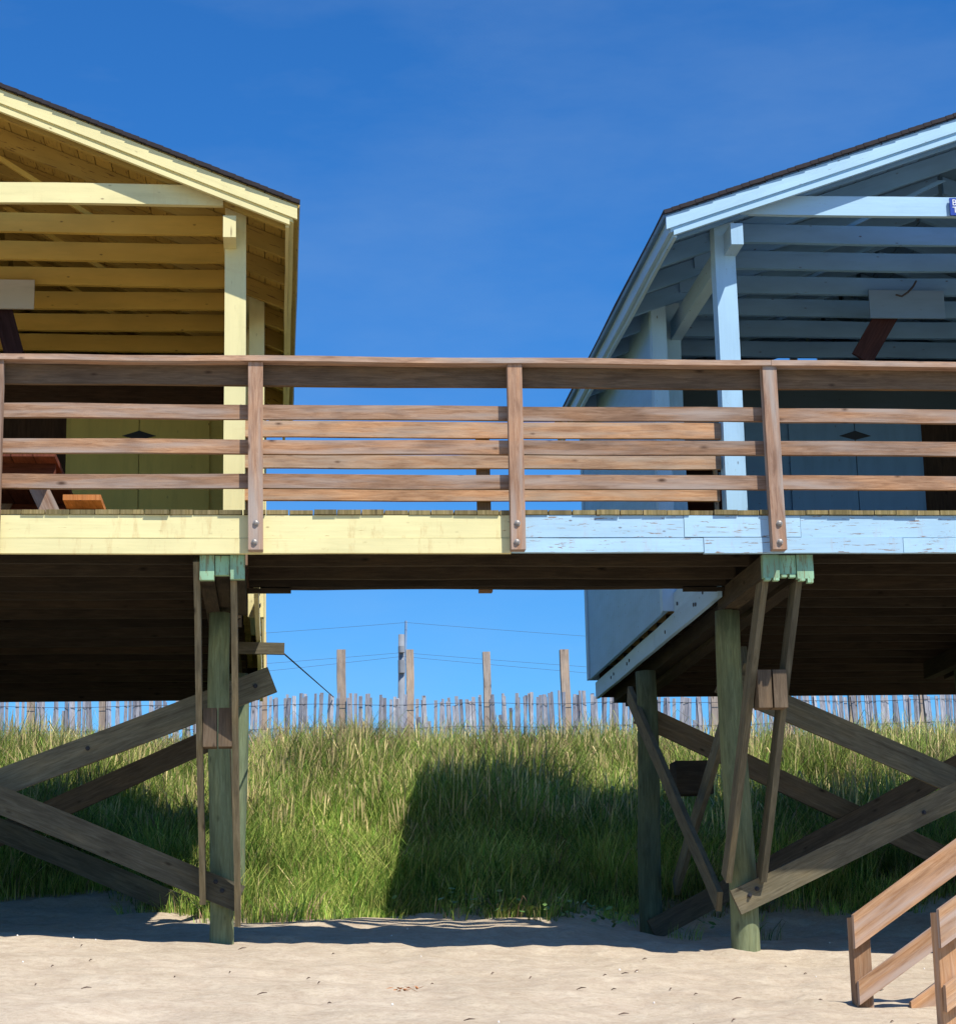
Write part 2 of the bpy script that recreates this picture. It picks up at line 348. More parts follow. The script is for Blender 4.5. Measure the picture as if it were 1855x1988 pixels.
# ---------------------------------------------------------------- ground
prof = [(-60, -3.0), (-5, -2.1), (0, -1.6), (5, -0.85), (9, -0.28), (10, -0.195), (11, -0.10), (12, -0.01), (13.35, 0.115), (14.0, 0.175), (14.7, 0.255), (15.3, 0.315), (15.9, 0.375), (16.4, 0.46),
        (17.2, 0.64), (18.5, 0.94), (20, 1.38), (22, 1.82), (24, 2.10), (25.5, 2.22), (27, 2.32), (29, 2.2), (33, 1.2), (45, 0.4), (2000, 0.0)]
PX = [p[0] for p in prof]; PZ = [p[1] for p in prof]
def gz(x, y):
    z = float(np.interp(y, PX, PZ))
    k = max(0.0, 1-abs(y-12.5)/5.0) if y > 12.5 else max(0.0, 1-(12.5-y)/14.0)
    z += -0.045*(max(-2.5, min(5.0, x))-1.2)*k
    kk = max(0.0, 1-abs(y-16.0)/2.3); t_ = max(0.0, min(1.0, (x-1.9)/1.1)); z -= 0.20*kk*t_*t_*(3-2*t_)
    amp = 1.0 if y < 34 else 0.0
    z += amp*(0.035*noise.noise((x*0.9, y*1.2, 3)) + 0.030*noise.noise((x*2.6, y*3.2, 9)) + 0.014*noise.noise((x*7, y*8, 5)))
    if y > 16: z -= 0.055*max(0.0, min(3.5, x-1.5))*max(0.0, 1-abs(y-20)/3.5)
    if y > 16: z += 0.24*min(1, (y-16)/3)*noise.noise((x*0.55, y*0.6, 21))*amp
    return z
def edge(x):
    "distance at which the grass begins: nearest in the open gap, farther back in the shade under the houses"
    t_ = max(0.0, min(1.0, (-0.35-x)/0.9)); t2 = max(0.0, min(1.0, (x-3.2)/1.2))
    t3 = max(0.0, min(1.0, (x-0.55)/0.5))
    t4 = max(0.0, min(1.0, (x-2.1)/0.7))
    return 15.15 + 1.7*t_ + 0.55*t3 + 0.75*t4 + 0.3*t2 + 0.40*noise.noise((x*0.9, 3.3, 1)) + 0.28*noise.noise((x*2.3, 7.7, 1))
def axis(lo_, hi, step, far):
    a_ = [lo_+i*step for i in range(int(round((hi-lo_)/step))+1)]
    s = step; x = hi; up = []
    while x < far: s *= 1.35; x += s; up.append(x)
    s = step; x = lo_; dn = []
    while x > -far: s *= 1.35; x -= s; dn.append(x)
    return dn[::-1]+a_+up
xs = axis(-2.6, 5.6, 0.05, 1500); ys = [y for y in axis(8.3, 18.0, 0.05, 1500) if y > -60]
fine_y = [y for y in ys]
gv = []; gl = []
for y in fine_y:
    for x in xs:
        gv.append((x, y, gz(x, y)))
        e = edge(x) + 0.1 + 0.2*noise.noise((x*3, y*3, 1))
        gl.append(max(0.0, min(1.0, (y-e)/0.5)) if y < 40 else 0.4)
nx = len(xs); gf = [(j*nx+i, j*nx+i+1, (j+1)*nx+i+1, (j+1)*nx+i) for j in range(len(fine_y)-1) for i in range(nx-1)]
me = bpy.data.meshes.new('sand_ground'); me.from_pydata(gv, [], gf)
at_ = me.attributes.new('litter', 'FLOAT', 'POINT'); at_.data.foreach_set('value', gl)
me.polygons.foreach_set('use_smooth', [True]*len(me.polygons)); me.materials.append(M['sand'])
go = bpy.data.objects.new('sand_ground', me); col.objects.link(go); tag(go, kind='structure')

# ---------------------------------------------------------------- boardwalk joining both houses
ZB, ZR, ZD = 2.405, 2.637, 2.668      # underside of rim, top of rim, deck surface
XL, XR = -4.9, 7.7
XS, XSB = -0.2, 3.0                   # side planes of the yellow and the blue house
bw = empty('boardwalk', (1.4, 12.6, ZB), label='raised boardwalk of short mossy planks joining the yellow house to the blue house', cat='boardwalk')
pm = MB(); x = XL
while x < XR:
    wd = rnd.uniform(0.128, 0.145)
    y0 = 11.985 + rnd.uniform(-0.006, 0.012); dz = rnd.uniform(-0.002, 0.002)
    pm.box(x, x+wd, y0, 13.2, ZR+0.002+rnd.uniform(0, .003), ZD+dz, 'Y'); x += wd+rnd.uniform(0.004, 0.008)
pm.build('deck_planks', 'plank', bw)
def rim(x0, x1, z0, z1, y0, mat, lab=None):
    o = MB().board((x0, y0+0.019, (z0+z1)/2), (x1, y0+0.019, (z0+z1)/2), (0, 0, z1-z0), (0, -0.038, 0), warp=0.0018).build('rim_board', mat, bw)
    if lab: o['label'] = lab
YM = 1.41
rim(XL, YM-0.002, 2.499, ZR, 12.0, 'yellowrim', 'rust stained upper yellow rim board')
rim(XL, YM-0.002, ZB, 2.4955, 11.996, 'yellowrim', 'lower yellow rim board')
xs1 = at(1327, 1020, 12).x; xs2 = at(1553, 1020, 12).x
rim(YM+0.002, xs1-0.001, 2.501, ZR, 12.0, 'bluerim', 'pale blue upper rim board')
rim(xs1+0.002, xs2-0.001, 2.504, ZR, 11.997, 'bluerim', 'short pale blue rim board with rusty nails')
rim(xs2+0.002, XR, 2.500, ZR, 12.0, 'bluerim', 'pale blue rim board at the right end')
xs3 = at(1365, 1055, 12).x; xs4 = at(1752, 1055, 12).x
rim(YM+0.002, xs3-0.001, ZB+0.006, 2.497, 11.998, 'bluerim', 'lower blue rim board with peeling paint')
rim(xs3+0.002, xs4-0.002, ZB-0.002, 2.498, 11.993, 'bluerim', 'smooth lower blue rim board')
rim(xs4+0.002, XR, ZB, 2.496, 11.995, 'bluerim', 'lower blue rim board at the right end')
for y in (12.42, 12.85, 13.12):          # joists of the bridge between the houses
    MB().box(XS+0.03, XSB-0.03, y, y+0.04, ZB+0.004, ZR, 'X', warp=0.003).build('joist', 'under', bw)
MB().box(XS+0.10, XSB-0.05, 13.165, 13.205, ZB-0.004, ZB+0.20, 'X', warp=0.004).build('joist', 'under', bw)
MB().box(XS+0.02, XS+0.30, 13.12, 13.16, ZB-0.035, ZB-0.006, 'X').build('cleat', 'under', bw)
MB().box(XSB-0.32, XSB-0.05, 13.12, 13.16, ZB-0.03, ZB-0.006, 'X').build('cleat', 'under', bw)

# ---------------------------------------------------------------- railings
def rail_post(parent, x, y, z0, z1, w_=0.088, t_=0.075, mat='railpost', bolts=True, lean=0.0):
    p = MB().board((x+lean, y, z0), (x, y, z1), (w_, 0, 0), (0, t_, 0), warp=0.001).build('post', mat, parent)
    if bolts:
        for z in (z0+0.045, z0+0.16):
            b_ = MB(); bx = x+lean*0.9+rnd.uniform(-0.012, 0.006)
            b_.tube([(bx, y-t_/2-0.001, z), (bx, y-t_/2-0.006, z)], 0.019, 14)
            b_.tube([(bx, y-t_/2-0.006, z), (bx, y-t_/2-0.013, z), (bx, y-t_/2-0.017, z)], [0.015, 0.0135, 0.006], 12)
            b_.build('bolt', 'metal', p)
    return p
fr = empty('wooden_railing', (1.4, 12.0, 2.4), label='front railing of three brown horizontal slats with a wide cap rail across the whole boardwalk', cat='railing')
px_posts = [(-0.121, 0.004), (1.448, -0.003), (3.030, 0.008), (4.60, 0.0), (6.17, 0.0), (-1.655, 0.0), (-3.27, 0.0), (-4.85, 0.0), (7.64, 0)]
for x, ln in px_posts: rail_post(fr, x, 11.958, 2.412, 3.565, lean=ln)
# cap rail in lengths (sunlit tint), board below it (shade tint), three slats
cuts = [XL, -1.66, 3.04, XR]
for a_, b_ in zip(cuts, cuts[1:]):
    MB().board((a_+0.001, 11.975, 3.583), (b_-0.001, 11.975, 3.583), (0, 0.14, 0), (0, 0, 0.034), warp=0.003, tint=1.0).build('cap_rail', 'railpost', fr)
for a_, b_, t_ in ((XL, -1.70, .0), (-1.699, 3.02, .1), (3.022, XR, .2)):
    MB().board((a_, 12.017, 3.503), (b_, 12.017, 3.503), (0, 0, 0.122), (0, -0.036, 0), warp=0.003, tint=t_).build('top_board', 'topboard', fr)
for i, zc in enumerate((3.276, 3.061, 2.846)):
    for a_, b_ in ((XL, -1.66), (-1.66, 1.46), (1.462, 3.0), (3.04, XR)):
        MB().board((a_, 12.019, zc+rnd.uniform(-.004, .004)), (b_-0.002, 12.019, zc+rnd.uniform(-.004, .004)), (0, 0, 0.087), (0, -0.036, 0), warp=0.0035,
                   tint=rnd.uniform(0.2, 0.95)).build('slat', 'rail', fr)

br = empty('wooden_railing', (1.4, 13.25, 2.4), label='back railing of lighter pine slats spanning only the gap between the yellow and blue posts', cat='railing')
def zat(px, py, Y): return at(px, py, Y).z
xa, xb = at(468, 850, 13.2).x, at(1400, 900, 13.2).x
for k, (t0, b0) in enumerate(((822, 848), (877, 908), (944, 971))):
    z0, z1 = zat(700, b0, 13.2), zat(700, t0, 13.2); z1 = z0+(0.108 if k == 0 else 0.089)
    MB().board((xa, 13.22, (z0+z1)/2), (xb-0.02*k+0.02, 13.22, (z0+z1)/2), (0, 0, z1-z0), (0, -0.036, 0), warp=0.003, tint=(0.85, 0.6, 0.75)[k]).build('slat', 'railback', br)
zc = zat(700, 815, 13.2)
for px_ in (937,):
    rail_post(br, at(px_, 900, 13.28).x, 13.28, 2.396, zc-0.01, mat='topboard', bolts=False)
rail_post(br, at(476, 900, 13.3).x+0.05, 13.29, 2.4, zc-0.01, mat='rail', bolts=False)

# ---------------------------------------------------------------- the two beach houses
TIES = [12.99, 13.555, 14.12, 14.675, 15.22, 15.77, 16.33]
def roofz(Z0, sl, s): return Z0 + sl*s      # top of shingles, s measured inward from the eave
def house(side, d, paintm, rimm, inm, wallm, sheath, Xe, Ze, sl, lab):
    """side = x of the outer side plane, d = +1 interior towards +X, -1 towards -X"""
    X = lambda s: side + d*s
    yellow = d < 0
    H = empty('beach_house', (X(1.97), 16.0, gz(X(1.97), 16.0)), label=lab, cat='beach house')
    W_ = 3.94; se = (Xe-side)*d            # eave s (negative)
    YB = 18.5; YF = 12.85
    # -- roof -------------------------------------------------------
    sr = W_/2; zr = Ze+sl*(sr-se)
    nrm = math.sqrt(1+sl*sl)
    roof = MB()
    for half in (0, 1):
        s0, s1 = (se, sr) if half == 0 else (W_-se, sr)
        # shingle sheet with ragged front edge: courses
        nC = 44
        for i in range(nC):
            a_ = i/nC; b_ = (i+1)/nC+0.010
            sa, sb = s0+(s1-s0)*a_, s0+(s1-s0)*min(1, b_)
            za, zb = Ze+sl*abs(sa-s0), Ze+sl*abs(sb-s0)
            lift = 0.001
            yj = -0.0022*(i % 3)-0.0008*((i//3) % 2)
            p0 = V((X(sa), YF-0.03+yj, za-0.014)); 
            a3 = V((X(sa), 0, za-0.010+lift)); b3 = V((X(sb), 0, zb-0.010-0.004))
            mid = (a3+b3)/2; wv = b3-a3; tn = V((-wv.z, 0, wv.x)).normalized()*(0.026)
            if tn.z < 0: tn = -tn
            roof.board((mid.x, YF-0.030+yj, mid.z), (mid.x, YB+0.03, mid.z), wv, tn, seg=14, warp=0.002)
    ro = roof.build('roof', 'shingle', H)
    # sheathing boards under the shingles (run along Y)
    sh = MB()
    for half in (0, 1):
        s0, s1 = (se, sr) if half == 0 else (W_-se, sr)
        nB = 20
        for i in range(nB):
            sa, sb = s0+(s1-s0)*i/nB, s0+(s1-s0)*((i+1)/nB-0.002)
            za, zb = Ze+sl*abs(sa-s0)-0.035, Ze+sl*abs(sb-s0)-0.035
            a3 = V((X(sa), 0, za)); b3 = V((X(sb), 0, zb)); mid = (a3+b3)/2; wv = (b3-a3)*0.985
            tn = V((-wv.z, 0, wv.x)).normalized()*0.022
            if tn.z < 0: tn = -tn
            sh.board((mid.x, YF, mid.z), (mid.x, YB, mid.z), wv, tn, seg=1, warp=0)
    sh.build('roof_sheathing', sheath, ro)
    # rafters
    for y in TIES+[16.9, 17.5, 18.05]:
        for half in (0, 1):
            s0, s1 = (se+0.086, sr-0.02) if half == 0 else (W_-se-0.086, sr+0.02)
            e0 = se if half == 0 else W_-se
            za, zb = Ze+sl*abs(s0-e0)-0.118, Ze+sl*abs(s1-e0)-0.118
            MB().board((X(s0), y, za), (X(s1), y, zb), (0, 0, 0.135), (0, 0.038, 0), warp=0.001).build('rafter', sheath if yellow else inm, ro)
    # rake boards: broad board, recessed strip, lip; and the same along the eave
    for half in (0, 1):
        s0, s1 = (se+0.015, sr) if half == 0 else (W_-se-0.015, sr)
        e0 = se if half == 0 else W_-se
        for yy, top, hgt, th, inset in ((YF-0.012, 0.052, 0.092, 0.030, 0.0), (YF+0.010, 0.140, 0.030, 0.024, 0.03), (YF-0.004, 0.166, 0.034, 0.030, 0.05)):
            sa = s0+inset*(1 if half == 0 else -1)
            za, zb = Ze+sl*abs(sa-e0)-top+0.012-hgt/2+0.0, Ze+sl*abs(s1-e0)-top+0.012-hgt/2
            MB().board((X(sa), yy+th/2, za), (X(s1), yy+th/2, zb), (0, 0, hgt), (0, th, 0), warp=0.0012, tint=0.6).build('rake_board', paintm, ro)
        sg = 1 if half == 0 else -1
        for inset, top, hgt, th in ((0.052, 0.034, 0.105, 0.028), (0.080, 0.130, 0.040, 0.024)):
            xx = X(e0+sg*inset)
            MB().board((xx, YF+0.03, Ze-top+0.0-hgt/2), (xx, YB, Ze-top-hgt/2), (0, 0, hgt), (th, 0, 0), warp=0.002, tint=0.5).build('eave_board', paintm, ro)
    # -- porch frame -------------------------------------------------
    zt0, zt1 = 4.955, 5.095
    for i, y in enumerate(TIES):
        xa_, xb_ = (X(0.150), X(W_-0.150)) if i == 0 else (X(0.06), X(W_-0.06))
        MB().board((xa_, y-0.019+(0.005 if i == 0 else 0), (zt0+zt1)/2), (xb_, y-0.019+(0.005 if i == 0 else 0), (zt0+zt1)/2), (0, 0, zt1-zt0-(0 if i == 0 else 0.004)), (0, 0.04, 0), warp=0.003,
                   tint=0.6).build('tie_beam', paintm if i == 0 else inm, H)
    for s in (0.105, W_-0.105):
        top_ = min(4.905, Ze+sl*(0.06-se)-0.20) if s < 1 else 4.85
        MB().board((X(s), 12.90, 4.715+0.075), (X(s), 16.69, 4.715+0.075), (0, 0, 0.15), (0.084, 0, 0), warp=0.001).build('side_beam', paintm, H)
    def posttop(s): return Ze+sl*(min(s, W_-s)-se)-0.06
    for s0, y0, lean in ((0.0, 13.13, 0.0), (0.0, 15.08, 0.0), (W_-0.14, 13.13, 0), (W_-0.14, 15.08, 0)):
        o = MB().board((X(s0+0.07), y0+0.07, ZD+0.001), (X(s0+0.07), y0+0.07, posttop(s0+0.03)), (0.14, 0, 0), (0, 0.14, 0), warp=0.0015, tint=0.75).build('post', paintm, H)
    # -- web struts in the gable ------------------------------------
    for y in (13.56, 14.68, 15.78):
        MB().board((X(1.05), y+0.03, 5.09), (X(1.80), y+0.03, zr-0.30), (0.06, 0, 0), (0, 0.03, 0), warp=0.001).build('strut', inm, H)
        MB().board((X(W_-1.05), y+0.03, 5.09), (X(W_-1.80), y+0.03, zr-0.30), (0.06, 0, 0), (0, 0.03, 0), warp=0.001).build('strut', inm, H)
    # -- cabin -------------------------------------------------------
    ws = -0.10 if yellow else -0.15        # the yellow cabin stands a little proud of its porch
    yf = 14.9 if yellow else 14.7; yw = 16.72; yb = 18.45
    def wallbox(s0, s1, y0, y1, z0, z1, name='wall', mat=wallm, axis='X'):
        a_, b_ = sorted((X(s0), X(s1)))
        return MB().box(a_, b_, y0, y1, z0, z1, axis).build(name, mat, H)
    ptop = Ze+sl*(0.02-se)-0.07
    wallbox(ws, ws+0.03, yf, yb, 2.507, ptop-0.02, axis='Y')
    wallbox(W_-ws-0.03, W_-ws, yf, yb, 2.507, ptop-0.02, axis='Y')
    wallbox(ws+0.03, W_-ws-0.03, yb-0.03, yb, 2.507, 5.05)
    # rear gable wall up to the roof, with a small louvre-less opening under the ridge of the blue house
    def gable(s0, s1, z0, z1=None):
        m_ = MB(); tops = [(q, (roofline(q) if z1 is None else z1)) for q in ((s0, s1) if not (s0 < sr < s1) else (s0, sr, s1))]
        ring = [(s0, z0), (s1, z0)]+tops[::-1]; k_ = len(ring)
        for yy in (yb-0.03, yb): m_.v += [V((X(q), yy, z)) for q, z in ring]
        m_.f.append(tuple(range(k_))); m_.uv += [(q, z) for q, z in ring]; m_.t.append(0.5)
        m_.f.append(tuple(range(2*k_-1, k_-1, -1))); m_.uv += [(q, z) for q, z in ring[::-1]]; m_.t.append(0.5)
        for i in range(k_):
            j_ = (i+1) % k_; m_.f.append((i, i+k_, j_+k_, j_)); m_.uv += [(0, 0)]*4; m_.t.append(0.5)
        return m_.build('gable_wall', wallm, H)
    def roofline(q): return Ze+sl*(min(q, W_-q)-se)-0.05
    g0, g1 = 0.25, W_-0.25
    if yellow: gable(g0, g1, 5.052)
    else:
        pa, pb = at(1497, 703, yb), at(1585, 703, yb); zt_ = at(1540, 694, yb).z
        gable(g0, pa.x-side, 5.052); gable(pb.x-side, g1, 5.052); gable(pa.x-side+0.001, pb.x-side-0.001, 5.052, pa.z-0.10); gable(pa.x-side+0.001, pb.x-side-0.001, zt_)
        MB().box(at(1532, 700, yb).x, at(1546, 700, yb).x, yb-0.03, yb, pa.z-0.098, zt_-0.002, 'Z').build('gable_post', wallm, H)
    # front corner boards
    wallbox(ws-0.012, ws+0.10, yf-0.02, yf-0.001, 2.507, ptop-0.02, 'corner_board', paintm, 'Z')
    wallbox(ws-0.014, ws-0.001, yf-0.018, yf+0.08, 2.507, ptop-0.02, 'corner_board', paintm, 'Z')
    wallbox(ws-0.014, ws-0.001, yb-0.09, yb+0.01, 2.507, ptop-0.02, 'corner_board', paintm, 'Z')
    # porch rear wall: painted field, double door, dark boards beyond
    dL, dR = (0.30, 1.53) if not yellow else (0.26, 1.52)
    dm = 0.96 if yellow else 1.93
    if yellow: d0, d1, dark0 = 0.10, 1.50, 1.53
    else: d0, d1, dark0 = 1.30, 2.54, 2.56
    wallbox(ws+0.03, dark0, yw, yw+0.03, ZD, 4.62, 'wall', wallm if yellow else 'bluedoor')
    wallbox(ws+0.03, W_-0.1, yw+0.002, yw+0.03, 4.622, 5.05, 'wall', 'darkwood_and_shade' if yellow else 'shadeblue')  # band above the doors: porch shade painted into the wall colour
    wallbox(dark0+0.003, W_-0.1, yw+0.004, yw+0.034, ZD, 4.62, 'wall', 'darkwood_and_shade', 'Z')
    dmid = 0.93 if yellow else 1.965
    for a_, b_ in ((dmid-0.58, dmid-0.004), (dmid+0.004, dmid+0.56)):
        if b_ > dark0: b_ = dark0-0.004
        wallbox(a_, b_, yw-0.022, yw-0.001, ZD+0.01, 4.60, 'door', wallm if yellow else 'bluedoor', 'Z')
    zz = at(272 if yellow else 1662, 846, 16.69).z
    hs_ = MB(); cx = X(dmid)
    hs_.v += [V((cx-0.14, yw-0.030, zz)), V((cx, yw-0.030, zz+0.045)), V((cx+0.14, yw-0.030, zz)), V((cx, yw-0.030, zz-0.035)),
              V((cx-0.14, yw-0.0225, zz)), V((cx, yw-0.0225, zz+0.045)), V((cx+0.14, yw-0.0225, zz)), V((cx, yw-0.0225, zz-0.035))]
    hs_.f += [(3, 2, 1, 0), (0, 1, 5, 4), (1, 2, 6, 5), (2, 3, 7, 6), (3, 0, 4, 7)]; hs_.uv += [(0, 0)]*20; hs_.t += [0.5]*5
    hs_.build('door_hasp', 'blackmetal', H)
    # porch floor behind the boardwalk, and cabin floor
    fl = MB(); s = 0.0
    while s < W_:
        a_, b_ = sorted((X(s), X(min(W_, s+0.135)))); fl.box(a_, b_, 13.205, 18.40, ZR+0.002, ZD-0.001, 'Y'); s += 0.14
    fl.build('floor_planks', 'plank', H)
    # -- joists under the floor (seen from below) -------------------
    for k in range(15):
        y = 12.36+0.405*k
        if abs(y-13.18) < 0.06: y += 0.1
        a_, b_ = sorted((X(0.045), X(W_-0.045)))
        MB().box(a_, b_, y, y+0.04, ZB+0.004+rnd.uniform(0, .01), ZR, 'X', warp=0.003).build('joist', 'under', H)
    # side rim
    for s in (-0.075, W_+0.075):
        xx = X(s); t_ = V((0.03, 0, 0)); zl, zm = 2.338, 2.484
        a = MB().board((xx, 13.14, (zl+zm)/2), (xx, 15.44, (zl+zm)/2), (0, 0, zm-zl), t_, warp=0.0015).build('side_rim', paintm, H)
        MB().board((xx+d*0.006, 13.24, (zm+0.004+ZR)/2), (xx+d*0.006, yf-0.03, (zm+0.004+ZR)/2), (0, 0, ZR-zm-0.004), t_, warp=0.0015).build('side_rim', paintm, H)
        MB().board((xx, 15.45, (zl+zm)/2), (xx, 18.44, (zl+zm)/2), (0, 0, zm-zl), t_, warp=0.0015).build('side_rim', paintm, H)
        if s < 0:
            bl = MB()
            for (yy, z) in ((13.35, 2.57), (13.62, 2.55), (13.6, 2.45), (13.85, 2.41), (13.92, 2.42), (14.5, 2.53), (15.0, 2.40), (16.6, 2.42), (16.72, 2.41), (17.4, 2.42), (17.55, 2.41)):
                bl.tube([(xx-d*0.0155, yy, z), (xx-d*0.021, yy, z)], 0.014, 8)
            bl.build('bolt_heads', 'blackmetal', a)
    a_, b_ = sorted((X(-0.055), X(W_+0.055)))
    MB().box(a_, b_, 18.41, 18.448, 2.35, ZR-0.002, 'X').build('rear_rim', 'under', H)
    # -- girders along Y, three plies with green painted ends --------
    for s0, s1 in ((-0.03, 0.26) if not yellow else (-0.02, 0.25), (2.43, 2.69), (W_-0.27, W_+0.03)):
        if not yellow and s0 < 0: s0, s1 = -0.045, 0.275
        n3_ = 3; gw = (s1-s0)/n3_
        for k in range(3):
            a_, b_ = sorted((X(s0+k*gw+0.002), X(s0+(k+1)*gw-0.002)))
            zb_ = (2.262, 2.290, 2.258)[k]; ye = 12.05+(0, 0.02, 0.004)[k]
            yend = 13.36 if (k == 0 and s0 < 1) else (16.7 if 1 < s0 < 4 else 18.38)
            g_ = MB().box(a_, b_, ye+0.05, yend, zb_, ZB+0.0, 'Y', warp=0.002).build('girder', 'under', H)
            e_ = MB().box(a_, b_, ye, ye+0.049, zb_-0.002, ZB-0.001, 'Z', tint=(0.2, 1.0, 0.4)[k])
            if not yellow:
                for q in range(2):
                    u = a_+(b_-a_)*(0.1+0.5*q); e_.box(u, u+(b_-a_)*0.35, ye-0.004, ye+0.04, zb_-0.016-0.012*rnd.random(), zb_-0.0025, 'Z', tint=1.0)
            e_.build('beam_end', 'greenend', g_)
    # -- piles -------------------------------------------------------
    for s in (0.15 if yellow else 0.0, 2.56, W_-0.12):
        for yp in (13.25, 16.1):
            sp = s
            if yellow and s < 1 and yp > 14: sp = 0.105
            if not yellow and s < 1 and yp > 14: sp = -0.065
            if not yellow and s < 1 and yp > 18: sp = 0.10
            if yellow and s < 1 and yp > 18: sp = 0.14
            z0 = gz(X(sp), yp)-0.25; pts = []; rr = []
            zt_ = ZB-0.004 if (s > 0.16 and s < 4) else 2.262
            ztop = 2.255
            for i in range(11):
                u = i/10; pts.append((X(sp)+0.016*math.sin(u*5+yp)+0.0, yp+0.012*math.cos(u*4), z0+(ztop-z0)*u)); rr.append((0.078 if (yellow and s < 1 and yp < 14) else 0.094)-0.012*u+rnd.uniform(-.0015, .0015))
            MB().tube(pts, rr, 20).build('pile', 'pile', H, smooth=True)
    # -- knee braces from the girder front back to the foot of the front pile
    for s in ((0.15, 2.56, W_-0.12)):
        for q in (-1, 1):
            if yellow and s < 1:
                top = V((-0.470 if q < 0 else -0.251, 12.14, 2.40)); bot = V((-0.448 if q < 0 else -0.232, 13.12, 0.42 if q < 0 else 0.28))
            elif s < 1:
                top = V((2.998 if q < 0 else 3.208, 12.14, 2.40)); bot = V((2.878 if q < 0 else 3.106, 13.12, 0.50))
            else:
                top = V((X(s+q*0.11*d), 12.14, 2.40)); bot = V((X(s+q*0.115*d), 13.12, 0.42))
            # slanted in Y: 38 mm thick, 140 wide
            dv = (bot-top).normalized(); wv = V((1, 0, 0)).cross(dv).normalized()*0.14
            MB().board(top, bot, wv, (0.038, 0, 0), warp=0.002).build('knee_brace', 'brace', H)
        # spacer block between the pair
        zc = 1.43 if yellow else 1.73
        if yellow: zc = 1.435
        u = (2.40-zc)/(1.9); yc = 12.14+0.98*u
        if s < 1:
            x0_, x1_ = ((-0.438, -0.263) if yellow else (2.975, 3.158))
            if not yellow: zc = at(1495, 1337, yc-0.08).z
            else: zc = at(425, 1412, yc-0.08).z
        else: x0_, x1_ = sorted((X(s-0.085), X(s+0.085)))
        xm = (x0_+x1_)/2+0.0
        for a_, b_ in ((x0_, xm-0.006), (xm+0.006, x1_)):
            MB().box(a_, b_, yc-0.085, yc+0.05, zc-0.118, zc+0.118, 'Z').build('spacer_block', 'brace_old', H)
    # -- cross bracing in X, two rows --------------------------------
    def xb_(p0, p1, wd, y, name='cross_brace', mat='brace', th=0.038):
        p0 = V((p0[0], y, p0[1])); p1 = V((p1[0], y, p1[1])); dv = (p1-p0).normalized()
        MB().board(p0, p1, V((-dv.z, 0, dv.x))*wd, (0, th, 0), warp=0.003).build(name, mat, H)
    if yellow:
        xb_((-2.65, 0.84), (-0.02, 1.84), 0.175, 13.385)
        xb_((-2.65, 0.80), (-0.30, 1.86), 0.17, 16.25, mat='brace_old')
        xb_((-2.7, 1.47), (-0.22, 0.425), 0.165, 13.125)
        xb_((-2.9, 1.42), (-0.30, 0.29), 0.165, 15.97, mat='brace')
        xb_((-4.9, 0.8), (-2.4, 1.8), 0.165, 13.385); xb_((-4.9, 1.5), (-2.4, 0.4), 0.165, 13.125)
        bq0, bq1 = at(462, 1258, 14.9), at(552, 1260, 14.9)
        xb_((bq0.x, bq0.z), (bq1.x, bq1.z), 0.085, 14.9, 'blocking')
    else:
        xb_((2.95, 1.815), (5.55, 0.67), 0.17, 13.385)
        xb_((2.93, 0.345), (5.55, 1.50), 0.165, 13.125)
        xb_((2.90, 1.94), (5.75, 0.56), 0.17, 16.25, mat='brace_old')
        xb_((2.90, 0.22), (5.75, 1.62), 0.165, 15.97, mat='brace_old')
        xb_((5.3, 0.6), (7.8, 1.8), 0.165, 13.385); xb_((5.3, 1.7), (7.8, 0.4), 0.165, 13.125)
    def bolts(lst):
        for (bx_, by_, bz_) in lst:
            q_ = MB(); q_.tube([(bx_, by_, bz_), (bx_, by_-0.006, bz_)], 0.015, 10); q_.tube([(bx_, by_-0.006, bz_), (bx_, by_-0.02, bz_)], 0.009, 6)
            q_.build('bolt', 'blackmetal', H)
    yb_ = 13.105
    if yellow: bolts([(-0.33, yb_, 0.475), (-0.37, yb_, 0.53), (-0.13, 13.365, 1.795), (-1.2, 13.365, 1.40)])
    else: bolts([(3.02, yb_, 0.39), (3.07, yb_, 0.43), (3.30, 13.365, 1.67), (4.2, yb_, 0.90)])
    # bracing along the side between piles
    for (ya, za, yb_, zb2, off) in ((16.45, 2.12, 13.35, 0.36, -0.125), (13.35, 1.98, 16.1, 0.55, 0.125)):
        if yellow and off < 0: continue
        p0 = V((X(off), ya, za)); p1 = V((X(off), yb_, zb2)); dv = (p1-p0).normalized()
        MB().board(p0, p1, V((1, 0, 0)).cross(dv).normalized()*0.14, (0.038, 0, 0), warp=0.002).build('side_brace', 'brace', H)
    if not yellow:
        MB().box(3.02, 3.30, 15.35, 15.62, 1.22, 1.47, 'X').build('splice_block', 'under', H)
    return H

HY = house(XS, -1, 'yellow', 'yellowrim', 'yellowin', 'yellowwall', 'yellowsheath', 0.155, 4.950, 0.400,
           'pale yellow beach house on piles with an open gabled porch')
HB = house(XSB, 1, 'blue', 'bluerim', 'bluein', 'bluewall', 'bluesheath', 2.595, 4.920, 0.359,
           'pale blue beach house on piles with an open gabled porch')

